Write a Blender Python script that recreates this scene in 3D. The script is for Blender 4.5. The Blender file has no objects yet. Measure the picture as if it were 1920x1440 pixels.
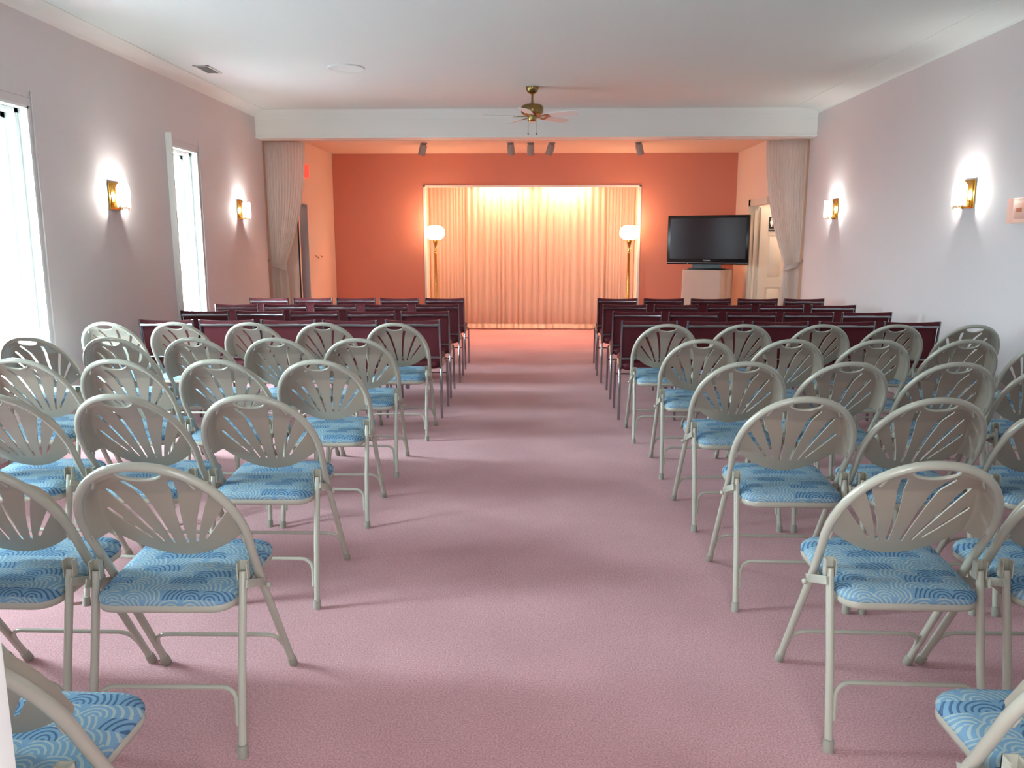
import bpy, bmesh, math, random
from mathutils import Vector, Matrix
PI = math.pi
rnd = random.Random(7)
S = bpy.context.scene
COL = S.collection

# ---------------------------------------------------------------- camera, world, exposure
H = 1.40
FPX = 1510.0
tilt = math.atan(265 / FPX)
yaw = math.atan(40 * math.cos(tilt) / FPX)
cd = bpy.data.cameras.new('camera')
cd.sensor_width = 36.0
cd.lens = 36.0 * FPX / 1920
cd.clip_start = 0.02
cam = bpy.data.objects.new('camera', cd)
cam.location = (0, 0, H)
cam.rotation_euler = (PI / 2 - tilt, 0, yaw)
COL.objects.link(cam)
S.camera = cam

S.view_settings.view_transform = 'Standard'
S.view_settings.look = 'None'
S.view_settings.gamma = 1
S.view_settings.use_curve_mapping = False
S.view_settings.exposure = 0.68
S.cycles.use_denoising = True
S.cycles.max_bounces = 10
S.cycles.diffuse_bounces = 6
S.cycles.sample_clamp_indirect = 12
S.cycles.caustics_reflective = False
S.cycles.caustics_refractive = False

SKY = 48.0
w = bpy.data.worlds.new('sky')
S.world = w
w.use_nodes = True
bg = w.node_tree.nodes['Background']
bg.inputs[0].default_value = (0.76, 0.92, 1.0, 1)
bg.inputs[1].default_value = SKY
_n, _l = w.node_tree.nodes, w.node_tree.links      # bright overcast sky above, dimmer ground below
_tc = _n.new('ShaderNodeTexCoord'); _sp = _n.new('ShaderNodeSeparateXYZ'); _mr = _n.new('ShaderNodeMapRange')
_l.new(_tc.outputs['Generated'], _sp.inputs[0]); _l.new(_sp.outputs['Z'], _mr.inputs['Value'])
_mr.inputs['From Min'].default_value = -0.12; _mr.inputs['From Max'].default_value = 0.10
_mr.inputs['To Min'].default_value = SKY * 0.28; _mr.inputs['To Max'].default_value = SKY
_l.new(_mr.outputs[0], bg.inputs[1])

WINDOWS = [(4.93, 5.60), (7.72, 8.38), (2.16, 2.82)]
WZ0, WZ1 = 0.42, 2.31
for (a, b) in WINDOWS:                      # daylight portals in the window openings
    l = bpy.data.lights.new('daylight_portal', 'AREA')
    l.shape = 'RECTANGLE'; l.size = WZ1 - WZ0; l.size_y = b - a
    l.cycles.is_portal = True
    o = bpy.data.objects.new('daylight_portal', l)
    o.location = (-3.68, (a + b) / 2, (WZ0 + WZ1) / 2)
    o.rotation_euler = (0, -PI / 2, 0)
    COL.objects.link(o)
BACKDOOR = (-0.552, 0.75)


def light(name, kind, loc, color, power, size=0.05, rot=(0, 0, 0), spot=None, blend=0.6, sy=None):
    l = bpy.data.lights.new(name, kind)
    l.color = color; l.energy = power
    if kind == 'AREA':
        l.size = size
        if sy: l.shape = 'RECTANGLE'; l.size_y = sy
    else:
        l.shadow_soft_size = size
    if kind == 'SPOT':
        l.spot_size = spot; l.spot_blend = blend
    o = bpy.data.objects.new(name, l)
    o.location = loc; o.rotation_euler = rot
    COL.objects.link(o)
    return o


# ---------------------------------------------------------------- materials
def lin(c):
    return tuple(((v / 255) / 12.92 if v / 255 <= 0.04045 else ((v / 255 + 0.055) / 1.055) ** 2.4) for v in c)


def mat(name, rgb, rough=0.6, metal=0.0, bump=None, noise=None, emit=None, strength=0, spec=None, trans=None):
    m = bpy.data.materials.new(name); m.use_nodes = True
    nt = m.node_tree; b = nt.nodes['Principled BSDF']
    c = lin(rgb)
    b.inputs['Base Color'].default_value = (*c, 1)
    b.inputs['Roughness'].default_value = rough
    b.inputs['Metallic'].default_value = metal
    if spec is not None: b.inputs['Specular IOR Level'].default_value = spec
    if emit:
        b.inputs['Emission Color'].default_value = (*emit, 1)
        b.inputs['Emission Strength'].default_value = strength
    tc = nt.nodes.new('ShaderNodeTexCoord')
    if noise:
        sc, amt = noise
        n = nt.nodes.new('ShaderNodeTexNoise'); n.inputs['Scale'].default_value = sc
        n.inputs['Detail'].default_value = 4
        nt.links.new(tc.outputs['Object'], n.inputs['Vector'])
        mx = nt.nodes.new('ShaderNodeMix'); mx.data_type = 'RGBA'
        mx.inputs['A'].default_value = (*[v * (1 - amt) for v in c], 1)
        mx.inputs['B'].default_value = (*[min(1, v * (1 + amt)) for v in c], 1)
        nt.links.new(n.outputs['Fac'], mx.inputs['Factor'])
        nt.links.new(mx.outputs['Result'], b.inputs['Base Color'])
    if bump:
        sc, st = bump
        n = nt.nodes.new('ShaderNodeTexNoise'); n.inputs['Scale'].default_value = sc
        n.inputs['Detail'].default_value = 3
        nt.links.new(tc.outputs['Object'], n.inputs['Vector'])
        bp = nt.nodes.new('ShaderNodeBump'); bp.inputs['Strength'].default_value = st
        bp.inputs['Distance'].default_value = 0.004
        nt.links.new(n.outputs['Fac'], bp.inputs['Height'])
        nt.links.new(bp.outputs['Normal'], b.inputs['Normal'])
    return m


M = {}
M['wall'] = mat('wall_paint', (218, 212, 211), 0.75, bump=(220, 0.12))
M['wall_r_toned'] = mat('wall_paint_right_toned', (212, 207, 208), 0.75, bump=(220, 0.12))  # same paint as the left wall, darkened to offset stronger light here
M['ceiling'] = mat('ceiling_paint', (222, 232, 229), 0.85, bump=(160, 0.15))
M['beam'] = mat('beam_paint', (232, 234, 230), 0.6, bump=(160, 0.08))
M['trim'] = mat('white_trim', (228, 232, 228), 0.45)
M['peach'] = mat('peach_wall_paint', (236, 212, 194), 0.75, bump=(220, 0.1))
M['terra'] = mat('terracotta_wall_paint', (212, 140, 120), 0.8, bump=(220, 0.15))
M['door'] = mat('cream_door_paint', (222, 214, 196), 0.45)
M['grey_door'] = mat('grey_door_paint', (176, 170, 172), 0.5)
M['dark'] = mat('dark_gap', (60, 50, 50), 0.9)
M['frame'] = mat('beige_enamel', (174, 174, 160), 0.22, spec=0.6)
M['panel'] = mat('beige_enamel_panel', (168, 160, 144), 0.42, spec=0.5)
M['rubber'] = mat('beige_rubber', (150, 148, 136), 0.6)
M['chrome'] = mat('chrome', (165, 165, 170), 0.18, 1.0)
M['vinyl'] = mat('maroon_fabric', (84, 12, 26), 0.6, noise=(60, 0.1), bump=(500, 0.15))
M['tan'] = mat('tan_plastic', (186, 150, 120), 0.5)
M['brass'] = mat('antique_brass', (150, 128, 82), 0.28, 1.0)
M['gold'] = mat('polished_brass', (224, 180, 90), 0.2, 1.0)
M['black'] = mat('black_plastic', (14, 14, 16), 0.25)
M['screen'] = mat('tv_screen', (44, 30, 34), 0.16, spec=0.12)
M['silver'] = mat('silver_print', (200, 200, 205), 0.4)
M['white'] = mat('white_plastic', (235, 236, 232), 0.5)
M['cloth'] = mat('white_tablecloth', (238, 222, 208), 0.85, bump=(300, 0.1))
M['curtain'] = mat('stage_curtain_fabric', (248, 243, 239), 0.9, bump=(400, 0.15))
M['sheer'] = mat('niche_curtain_fabric', (244, 232, 220), 0.9, bump=(400, 0.1))
M['can'] = mat('grey_spotlight_can', (158, 148, 142), 0.5)
M['red'] = mat('red_sign', (225, 50, 40), 0.5, emit=(1, 0.08, 0.05), strength=0.6)
M['glow'] = mat('lit_glass_shade', (255, 240, 215), 0.3, emit=(1.0, 0.72, 0.42), strength=7)
M['bulb'] = mat('lit_bulb', (255, 255, 255), 0.3, emit=(1.0, 0.93, 0.82), strength=60)
M['tube'] = mat('lit_tube', (255, 240, 220), 0.3, emit=(1.0, 0.82, 0.62), strength=56)
M['signwhite'] = mat('sign_white', (235, 235, 230), 0.5)
M['signblack'] = mat('sign_black', (18, 20, 20), 0.4)
M['vent'] = mat('vent_metal', (205, 208, 204), 0.5)
M['paper'] = mat('thermostat_face', (190, 196, 194), 0.5)
M['label'] = mat('thermostat_display', (110, 60, 60), 0.5)


def glass(name, tint=(1, 1, 1), rough=0.03, fac=0.12):
    m = bpy.data.materials.new(name); m.use_nodes = True
    nt = m.node_tree; nt.nodes.clear()
    out = nt.nodes.new('ShaderNodeOutputMaterial')
    t = nt.nodes.new('ShaderNodeBsdfTransparent'); t.inputs[0].default_value = (*tint, 1)
    g = nt.nodes.new('ShaderNodeBsdfGlossy'); g.inputs['Roughness'].default_value = rough
    fr = nt.nodes.new('ShaderNodeFresnel'); fr.inputs[0].default_value = 1.45
    ad = nt.nodes.new('ShaderNodeMath'); ad.operation = 'ADD'; ad.inputs[1].default_value = fac
    mx = nt.nodes.new('ShaderNodeMixShader')
    geo = nt.nodes.new('ShaderNodeNewGeometry')
    iv = nt.nodes.new('ShaderNodeMath'); iv.operation = 'SUBTRACT'; iv.inputs[0].default_value = 1
    ml = nt.nodes.new('ShaderNodeMath'); ml.operation = 'MULTIPLY'
    nt.links.new(geo.outputs['Backfacing'], iv.inputs[1])
    nt.links.new(fr.outputs[0], ad.inputs[0]); nt.links.new(ad.outputs[0], ml.inputs[0])
    nt.links.new(iv.outputs[0], ml.inputs[1]); nt.links.new(ml.outputs[0], mx.inputs[0])
    nt.links.new(t.outputs[0], mx.inputs[1]); nt.links.new(g.outputs[0], mx.inputs[2])
    nt.links.new(mx.outputs[0], out.inputs[0])
    return m


M['glass'] = glass('window_glass', (0.97, 1, 1), 0.01, 0.0)
M['crystal'] = glass('bevelled_crystal', (0.98, 0.97, 0.93), 0.22, 0.25)
_nt = M['crystal'].node_tree; _o = _nt.nodes['Material Output']; _s = _o.inputs[0].links[0].from_socket
_t = _nt.nodes.new('ShaderNodeBsdfTranslucent'); _m = _nt.nodes.new('ShaderNodeMixShader'); _m.inputs[0].default_value = 0.30
_nt.links.new(_s, _m.inputs[1]); _nt.links.new(_t.outputs[0], _m.inputs[2]); _nt.links.new(_m.outputs[0], _o.inputs[0])
M['acrylic'] = glass('clear_acrylic', (0.95, 0.96, 0.96), 0.05, 0.12)


def carpet():
    m = bpy.data.materials.new('pink_carpet'); m.use_nodes = True
    nt = m.node_tree; b = nt.nodes['Principled BSDF']; b.inputs['Roughness'].default_value = 0.95
    b.inputs['Specular IOR Level'].default_value = 0.1
    b.inputs['Sheen Weight'].default_value = 0.25
    tc = nt.nodes.new('ShaderNodeTexCoord')
    n1 = nt.nodes.new('ShaderNodeTexNoise'); n1.inputs['Scale'].default_value = 170; n1.inputs['Detail'].default_value = 4
    n1.inputs['Roughness'].default_value = 0.7
    n2 = nt.nodes.new('ShaderNodeTexNoise'); n2.inputs['Scale'].default_value = 1.6; n2.inputs['Detail'].default_value = 3
    for n in (n1, n2): nt.links.new(tc.outputs['Object'], n.inputs['Vector'])
    r = nt.nodes.new('ShaderNodeValToRGB')
    r.color_ramp.elements[0].position = 0.30; r.color_ramp.elements[0].color = (*lin((168, 113, 118)), 1)
    r.color_ramp.elements[1].position = 0.70; r.color_ramp.elements[1].color = (*lin((232, 184, 187)), 1)
    nt.links.new(n1.outputs['Fac'], r.inputs[0])
    r2 = nt.nodes.new('ShaderNodeValToRGB')
    r2.color_ramp.elements[0].position = 0.35; r2.color_ramp.elements[0].color = (0.88, 0.85, 0.86, 1)
    r2.color_ramp.elements[1].position = 0.65; r2.color_ramp.elements[1].color = (1, 1, 1, 1)
    nt.links.new(n2.outputs['Fac'], r2.inputs[0])
    mx = nt.nodes.new('ShaderNodeMix'); mx.data_type = 'RGBA'; mx.blend_type = 'MULTIPLY'
    mx.inputs['Factor'].default_value = 1
    nt.links.new(r.outputs[0], mx.inputs['A']); nt.links.new(r2.outputs[0], mx.inputs['B'])
    nt.links.new(mx.outputs['Result'], b.inputs['Base Color'])
    bp = nt.nodes.new('ShaderNodeBump'); bp.inputs['Strength'].default_value = 0.6; bp.inputs['Distance'].default_value = 0.006
    nt.links.new(n1.outputs['Fac'], bp.inputs['Height']); nt.links.new(bp.outputs['Normal'], b.inputs['Normal'])
    return m


M['carpet'] = carpet()
for _k, _f in (('curtain', 0.35), ('sheer', 0.2)):       # cloth lets some light through
    _nt = M[_k].node_tree; _b = _nt.nodes['Principled BSDF']; _o = _nt.nodes['Material Output']
    _t = _nt.nodes.new('ShaderNodeBsdfTranslucent'); _t.inputs[0].default_value = _b.inputs['Base Color'].default_value
    _m = _nt.nodes.new('ShaderNodeMixShader'); _m.inputs[0].default_value = _f
    _nt.links.new(_b.outputs[0], _m.inputs[1]); _nt.links.new(_t.outputs[0], _m.inputs[2]); _nt.links.new(_m.outputs[0], _o.inputs[0])


def seat_fabric():
    """blue weave covered in overlapping fans of curved lines"""
    m = bpy.data.materials.new('blue_wave_fabric'); m.use_nodes = True
    nt = m.node_tree; b = nt.nodes['Principled BSDF']; b.inputs['Roughness'].default_value = 0.85
    b.inputs['Specular IOR Level'].default_value = 0.25
    L = nt.links.new
    tc = nt.nodes.new('ShaderNodeTexCoord')
    sep = nt.nodes.new('ShaderNodeSeparateXYZ'); L(tc.outputs['Object'], sep.inputs[0])

    def mth(op, a, bb=None, c=None):
        n = nt.nodes.new('ShaderNodeMath'); n.operation = op
        for i, v in enumerate((a, bb, c)):
            if v is None: continue
            if isinstance(v, (int, float)): n.inputs[i].default_value = v
            else: L(v, n.inputs[i])
        return n.outputs[0]
    nz = nt.nodes.new('ShaderNodeTexNoise'); nz.inputs['Scale'].default_value = 9
    L(tc.outputs['Object'], nz.inputs['Vector'])
    wob = mth('MULTIPLY', mth('SUBTRACT', nz.outputs['Fac'], 0.5), 0.02)
    X = mth('ADD', sep.outputs['X'], wob); Y = mth('ADD', mth('ADD', sep.outputs['Y'], sep.outputs['Z']), wob)
    cw, ch = 0.105, 0.040          # scale width, row height
    # rows of overlapping scales: test this row and the two rows nearer the bottom
    res = None
    row0 = mth('FLOOR', mth('DIVIDE', Y, ch))
    mask_prev = None
    out_line = None; out_id = None
    for k in (2, 1, 0):
        row = mth('SUBTRACT', row0, k)
        odd = mth('MODULO', mth('ABSOLUTE', row), 2)
        xs = mth('ADD', mth('DIVIDE', X, cw), mth('MULTIPLY', odd, 0.5))
        ci = mth('FLOOR', xs)
        fx = mth('MULTIPLY', mth('SUBTRACT', mth('SUBTRACT', xs, ci), 0.5), cw)
        fy = mth('SUBTRACT', Y, mth('MULTIPLY', row, ch))
        # fan centre pushed sideways so that the arcs lean
        lean = mth('MULTIPLY', mth('SUBTRACT', mth('MODULO', mth('ABSOLUTE', ci), 2), 0.5), 0.05)
        dd = mth('SQRT', mth('ADD', mth('POWER', fx, 2), mth('POWER', fy, 2)))
        dl = mth('SQRT', mth('ADD', mth('POWER', mth('ADD', fx, lean), 2), mth('POWER', fy, 2)))
        ins = mth('LESS_THAN', dd, cw * 0.52)
        line = mth('GREATER_THAN', mth('SINE', mth('MULTIPLY', dl, 2 * PI / 0.0115)), 0.35)
        idv = mth('FRACT', mth('MULTIPLY', mth('SINE', mth('ADD', mth('MULTIPLY', ci, 127.1), mth('MULTIPLY', row, 311.7))), 437.5))
        if out_line is None:
            out_line, out_id = mth('MULTIPLY', line, ins), idv
        else:
            inv = mth('SUBTRACT', 1, ins)
            out_line = mth('ADD', mth('MULTIPLY', line, ins), mth('MULTIPLY', out_line, inv))
            out_id = mth('ADD', mth('MULTIPLY', idv, ins), mth('MULTIPLY', out_id, inv))
    r = nt.nodes.new('ShaderNodeValToRGB')
    r.color_ramp.interpolation = 'CONSTANT'
    e = r.color_ramp.elements
    e[0].position = 0; e[0].color = (*lin((62, 98, 134)), 1)
    e[1].position = 0.5; e[1].color = (*lin((182, 200, 196)), 1)
    L(out_id, r.inputs[0])
    mx = nt.nodes.new('ShaderNodeMix'); mx.data_type = 'RGBA'
    mx.inputs['A'].default_value = (*lin((126, 168, 196)), 1)
    L(r.outputs[0], mx.inputs['B']); L(mth('MULTIPLY', out_line, 0.85), mx.inputs['Factor'])
    n3 = nt.nodes.new('ShaderNodeTexNoise'); n3.inputs['Scale'].default_value = 420
    L(tc.outputs['Object'], n3.inputs['Vector'])
    mx2 = nt.nodes.new('ShaderNodeMix'); mx2.data_type = 'RGBA'; mx2.blend_type = 'MULTIPLY'
    mx2.inputs['Factor'].default_value = 0.35
    L(mx.outputs['Result'], mx2.inputs['A']); L(n3.outputs['Color'], mx2.inputs['B'])
    L(mx2.outputs['Result'], b.inputs['Base Color'])
    bp = nt.nodes.new('ShaderNodeBump'); bp.inputs['Strength'].default_value = 0.5; bp.inputs['Distance'].default_value = 0.002
    L(out_line, bp.inputs['Height']); L(bp.outputs['Normal'], b.inputs['Normal'])
    return m


M['seat'] = seat_fabric()


# ---------------------------------------------------------------- mesh helpers
def obj(name, bm, m, parent=None, sharp=35, smooth=True):
    me = bpy.data.meshes.new(name)
    bmesh.ops.recalc_face_normals(bm, faces=bm.faces)
    if smooth:
        for f in bm.faces: f.smooth = True
        lim = math.radians(sharp)
        for e in bm.edges:
            if len(e.link_faces) == 2 and e.calc_face_angle(0) > lim: e.smooth = False
    bm.to_mesh(me); bm.free()
    me.materials.append(M[m] if isinstance(m, str) else m)
    o = bpy.data.objects.new(name, me); COL.objects.link(o)
    if parent: o.parent = parent
    return o


def thing(name, label, cat, loc=(0, 0, 0), rz=0, group=None):
    o = bpy.data.objects.new(name, None); COL.objects.link(o)
    o.empty_display_size = 0.1
    o.location = loc; o.rotation_euler = (0, 0, rz)
    o['label'] = label; o['category'] = cat
    if group: o['group'] = group
    return o


def tag(o, label, cat, group=None):
    o['label'] = label; o['category'] = cat
    if group: o['group'] = group
    return o


def struct(name, bm, m, **k):
    o = obj(name, bm, m, **k); o['kind'] = 'structure'
    return o


def dup(root, loc, rz, label, group=None):
    def cp(o, parent):
        c = o.copy(); COL.objects.link(c); c.parent = parent
        for ch in o.children: cp(ch, c)
        return c
    r = cp(root, None)
    r.location = loc; r.rotation_euler = (0, 0, rz); r['label'] = label
    if group: r['group'] = group
    return r


def box(bm, x0, x1, y0, y1, z0, z1, bevel=0, mtx=None):
    vs = [bm.verts.new((x, y, z)) for x in (x0, x1) for y in (y0, y1) for z in (z0, z1)]
    fs = [bm.faces.new([vs[i] for i in q]) for q in
          ((0, 1, 3, 2), (4, 6, 7, 5), (0, 4, 5, 1), (2, 3, 7, 6), (0, 2, 6, 4), (1, 5, 7, 3))]
    if mtx: bmesh.ops.transform(bm, matrix=mtx, verts=vs)
    if bevel:
        es = list({e for f in fs for e in f.edges})
        bmesh.ops.bevel(bm, geom=es, offset=bevel, segments=2, affect='EDGES', profile=0.5)
    return bm


def B(*a, **k):
    bm = bmesh.new(); box(bm, *a, **k); return bm


def tube(bm, pts, r, seg=10, closed=False, caps=True, flat=1.0):
    pts = [Vector(p) for p in pts]
    n = len(pts); rs = r if isinstance(r, (list, tuple)) else [r] * n
    T = []
    for i in range(n):
        if closed: t = pts[(i + 1) % n] - pts[i - 1]
        else: t = pts[min(i + 1, n - 1)] - pts[max(i - 1, 0)]
        T.append(t.normalized())
    up = Vector((0, 0, 1)) if abs(T[0].z) < 0.9 else Vector((1, 0, 0))
    nrm = (up - T[0] * up.dot(T[0])).normalized()
    rings = []
    for i in range(n):
        if i:
            nrm = (nrm - T[i] * nrm.dot(T[i])).normalized()
        bn = T[i].cross(nrm)
        rings.append([bm.verts.new(pts[i] + (nrm * math.cos(2 * PI * k / seg) + bn * flat * math.sin(2 * PI * k / seg)) * rs[i])
                      for k in range(seg)])
    for i in range(n if closed else n - 1):
        a, b = rings[i], rings[(i + 1) % n]
        for k in range(seg):
            bm.faces.new((a[k], a[(k + 1) % seg], b[(k + 1) % seg], b[k]))
    if caps and not closed:
        bm.faces.new(rings[0][::-1]); bm.faces.new(rings[-1])
    return bm


def TB(pts, r, **k):
    bm = bmesh.new(); tube(bm, pts, r, **k); return bm


def lathe(bm, prof, seg=24, center=(0, 0, 0), axis=None, a0=0, a1=2 * PI):
    full = abs(a1 - a0 - 2 * PI) < 1e-6
    cnt = seg if full else seg + 1
    rings = []
    for (r, z) in prof:
        rings.append([Vector((r * math.cos(a0 + (a1 - a0) * k / seg), r * math.sin(a0 + (a1 - a0) * k / seg), z)) for k in range(cnt)])
    q = Vector((0, 0, 1)).rotation_difference(Vector(axis)).to_matrix() if axis else Matrix.Identity(3)
    c = Vector(center)
    R = [[bm.verts.new(c + q @ v) for v in ring] for ring in rings]
    for i in range(len(R) - 1):
        for k in range(cnt if full else cnt - 1):
            k2 = (k + 1) % cnt
            bm.faces.new((R[i][k], R[i][k2], R[i + 1][k2], R[i + 1][k]))
    if full:
        if prof[0][0] > 1e-5: bm.faces.new(R[0][::-1])
        if prof[-1][0] > 1e-5: bm.faces.new(R[-1])
    bmesh.ops.remove_doubles(bm, verts=bm.verts, dist=1e-6)
    return bm


def LT(*a, **k):
    bm = bmesh.new(); lathe(bm, *a, **k); return bm


def prism(bm, poly, axis, a, b):
    """extrude 2D polygon along axis: 'x' -> (y,z), 'y' -> (x,z), 'z' -> (x,y)"""
    def P(p, t):
        return {'x': (t, p[0], p[1]), 'y': (p[0], t, p[1]), 'z': (p[0], p[1], t)}[axis]
    A = [bm.verts.new(P(p, a)) for p in poly]; Bv = [bm.verts.new(P(p, b)) for p in poly]
    n = len(poly)
    bm.faces.new(A); bm.faces.new(Bv[::-1])
    for i in range(n): bm.faces.new((A[i], A[(i + 1) % n], Bv[(i + 1) % n], Bv[i]))
    return bm


def PR(*a):
    bm = bmesh.new(); prism(bm, *a); return bm


def text_mesh(name, txt, size, m, parent, loc, rot, depth=0.0008):
    c = bpy.data.curves.new(name, 'FONT'); c.body = txt; c.size = size; c.extrude = depth
    c.align_x = 'CENTER'; c.align_y = 'CENTER'
    t = bpy.data.objects.new(name + '_src', c); COL.objects.link(t)
    dg = bpy.context.evaluated_depsgraph_get()
    me = bpy.data.meshes.new_from_object(t.evaluated_get(dg)); me.name = name
    bpy.data.objects.remove(t); bpy.data.curves.remove(c)
    me.materials.clear(); me.materials.append(M[m])
    o = bpy.data.objects.new(name, me); COL.objects.link(o)
    o.location = loc; o.rotation_euler = rot; o.parent = parent
    return o


# ================================================================ ROOM SHELL
W = 3.42; HC = 3.0
YB0, YB1 = 0.62, 0.74          # wall behind the last row, with the doorway we look through
YE = 10.20                     # face of the beam
SX = 3.05; YR = 10.80; YS = 12.50; SZ = 2.72
NX0, NX1, NZ = -1.67, 1.62, 2.25

bm = bmesh.new(); box(bm, -4.6, 4.6, -1.2, 13.6, -0.1, 0.0)
struct('floor', bm, 'carpet')
bm = bmesh.new(); box(bm, -W - 0.3, W + 0.3, YB0, YE + 0.3, HC, HC + 0.1)
struct('ceiling', bm, 'ceiling')
bm = bmesh.new(); box(bm, -4.12, 4.12, YE + 0.25, 13.45, SZ, SZ + 0.1)
struct('ceiling_stage', bm, 'peach')

# left wall with window openings
bm = bmesh.new()
T0, T1 = -W - 0.28, -W
ys = [YB0]
for (a, b) in sorted(WINDOWS):
    box(bm, T0, T1, ys[-1], a, 0, HC)
    box(bm, T0, T1, a, b, 0, WZ0); box(bm, T0, T1, a, b, WZ1, HC)
    ys.append(b)
box(bm, T0, T1, ys[-1], 10.42, 0, HC)
struct('wall_left', bm, 'wall')
struct('wall_right', B(W, W + 0.15, YB0, 10.42, 0, HC), 'wall_r_toned')
bm = bmesh.new()
box(bm, -W - 0.28, BACKDOOR[0] - 0.0, YB0, YB1, 0, HC)
box(bm, BACKDOOR[1], W + 0.15, YB0, YB1, 0, HC)
box(bm, BACKDOOR[0], BACKDOOR[1], YB0, YB1, 2.2, HC)
# small lobby the photo is taken from
box(bm, BACKDOOR[0] - 0.15, BACKDOOR[0] - 0.0, -1.0, YB0, 0, 2.5); box(bm, BACKDOOR[1], BACKDOOR[1] + 0.15, -1.0, YB0, 0, 2.5)
box(bm, BACKDOOR[0] - 0.15, BACKDOOR[1] + 0.15, -1.1, -1.0, 0, 2.5); box(bm, BACKDOOR[0] - 0.15, BACKDOOR[1] + 0.15, -1.1, YB0, 2.5, 2.6)
struct('wall_back', bm, 'wall')
light('lobby_fill', 'AREA', (0.1, -0.93, 1.35), (0.90, 0.96, 1.0), 40, 1.1, rot=(PI / 2, 0, 0), sy=2.0)  # added fill light behind the camera, lifts the chair backs
# casing of the doorway the view passes through
d = thing('door_1', 'white doorway casing at the left edge of the photo, nearest thing', 'door frame', (0, 0, 0))
del d['label']; del d['category']; d['kind'] = 'structure'
for nm, a in (('casing', (BACKDOOR[0] - 0.08, BACKDOOR[0] + 0.006, YB0 - 0.02, YB1 + 0.02, 0, 2.2)),
              ('casing', (BACKDOOR[1] - 0.006, BACKDOOR[1] + 0.08, YB0 - 0.02, YB1 + 0.02, 0, 2.2)),
              ('casing', (BACKDOOR[0] - 0.08, BACKDOOR[1] + 0.08, YB0 - 0.02, YB1 + 0.02, 2.194, 2.28))):
    obj(nm, B(*a, bevel=0.004), 'trim', d)

# beam over the stage opening, with its crown
bm = bmesh.new()
box(bm, -W, W, YE, YE + 0.25, 2.665, HC, bevel=0)
box(bm, -W, W, YE - 0.012, YE, 2.665, 2.685)
struct('wall_beam', bm, 'beam')


def crown(p0, p1, inward, hgt, dep, n=7):
    """concave crown moulding between two points at the ceiling"""
    bm = bmesh.new()
    p0 = Vector(p0); p1 = Vector(p1); inn = Vector(inward)
    prof = [(0, -hgt), (0.006, -hgt)]
    for i in range(n + 1):
        a = i / n * PI / 2
        prof.append((dep - (dep - 0.008) * math.cos(a), -hgt * 0.92 + (hgt * 0.92 - 0.004) * math.sin(a)))
    prof += [(dep, 0), (0, 0)]
    A = [bm.verts.new(p0 + inn * d_ + Vector((0, 0, z))) for d_, z in prof]
    Bv = [bm.verts.new(p1 + inn * d_ + Vector((0, 0, z))) for d_, z in prof]
    m_ = len(prof)
    bm.faces.new(A); bm.faces.new(Bv[::-1])
    for i in range(m_): bm.faces.new((A[i], A[(i + 1) % m_], Bv[(i + 1) % m_], Bv[i]))
    return bm


struct('trim_1', crown((-W, YB1, HC), (-W, YE, HC), (1, 0, 0), 0.085, 0.13), 'trim', sharp=30)
struct('trim_2', crown((W, YB1, HC), (W, YE, HC), (-1, 0, 0), 0.065, 0.30, 14), 'ceiling', sharp=89)
struct('trim_3', crown((-W + 0.0, YE, HC), (W, YE, HC), (0, -1, 0), 0.11, 0.035), 'beam', sharp=30)
# baseboards
struct('baseboard_left', B(-W, -W + 0.015, YB1, 10.42, 0, 0.1, bevel=0.003), 'trim')
struct('baseboard_right', B(W - 0.015, W, YB1, 10.42, 0, 0.1, bevel=0.003), 'trim')

# stage: pockets behind the tied curtains, return walls, side walls, back wall with the niche
for s in (-1, 1):
    def sb(xa, xb, *rest):
        x0, x1 = sorted((s * xa, s * xb)); box(bm, x0, x1, *rest)
    bm = bmesh.new()
    yj = 11.62 if s > 0 else 11.0            # far jamb of the doorway in this side wall
    sb(W + 0.12, W + 0.2, 10.42, YR, 0, SZ)                  # pocket the drape hangs in
    sb(SX, 4.12, YR, YR + 0.06, 1.905, SZ)                   # return wall
    sb(3.30 if s > 0 else 3.11, 4.12, YR, YR + 0.06, 0, 1.905)
    sb(SX, SX + 0.12, yj, 13.45, 0, SZ)
    sb(SX, SX + 0.12, YR + 0.06, yj, 1.905, SZ)
    sb(4.02, 4.12, YR + 0.06, 13.45, 0, SZ)                  # corridor beyond
    sb(SX + 0.12, 4.02, 12.2, 12.3, 0, SZ)
    struct('wall_stage_' + ('left' if s < 0 else 'right'), bm, 'peach')
bm = bmesh.new()
box(bm, -SX, NX0, YS, YS + 0.12, 0, SZ); box(bm, NX1, SX, YS, YS + 0.12, 0, SZ)
box(bm, NX0, NX1, YS, YS + 0.12, NZ, SZ)
struct('wall_stage_back', bm, 'terra')
bm = bmesh.new()
box(bm, NX0 - 0.1, NX0, YS + 0.005, 13.35, 0, SZ); box(bm, NX1, NX1 + 0.1, YS + 0.005, 13.35, 0, SZ)
box(bm, NX0 - 0.1, NX1 + 0.1, 13.3, 13.4, 0, SZ)
struct('wall_niche', bm, 'peach')
# thin cream edging of the niche opening
bm = bmesh.new()
box(bm, NX0 - 0.002, NX0 + 0.028, YS - 0.012, YS + 0.12, 0, NZ); box(bm, NX1 - 0.028, NX1 + 0.002, YS - 0.012, YS + 0.12, 0, NZ)
box(bm, NX0 - 0.002, NX1 + 0.002, YS - 0.012, YS + 0.12, NZ - 0.02, NZ + 0.004)
struct('trim_4', bm, 'trim')

light('corridor_fill', 'AREA', (3.6, 11.25, 2.6), (1.0, 0.95, 0.86), 9, 0.4)  # added fill with no fitting, brightens the cream door leaf
light('corridor_fill', 'AREA', (-3.6, 11.35, 2.6), (0.95, 0.97, 1.0), 9, 0.4)  # added fill with no fitting, brightens the grey door leaf


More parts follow.
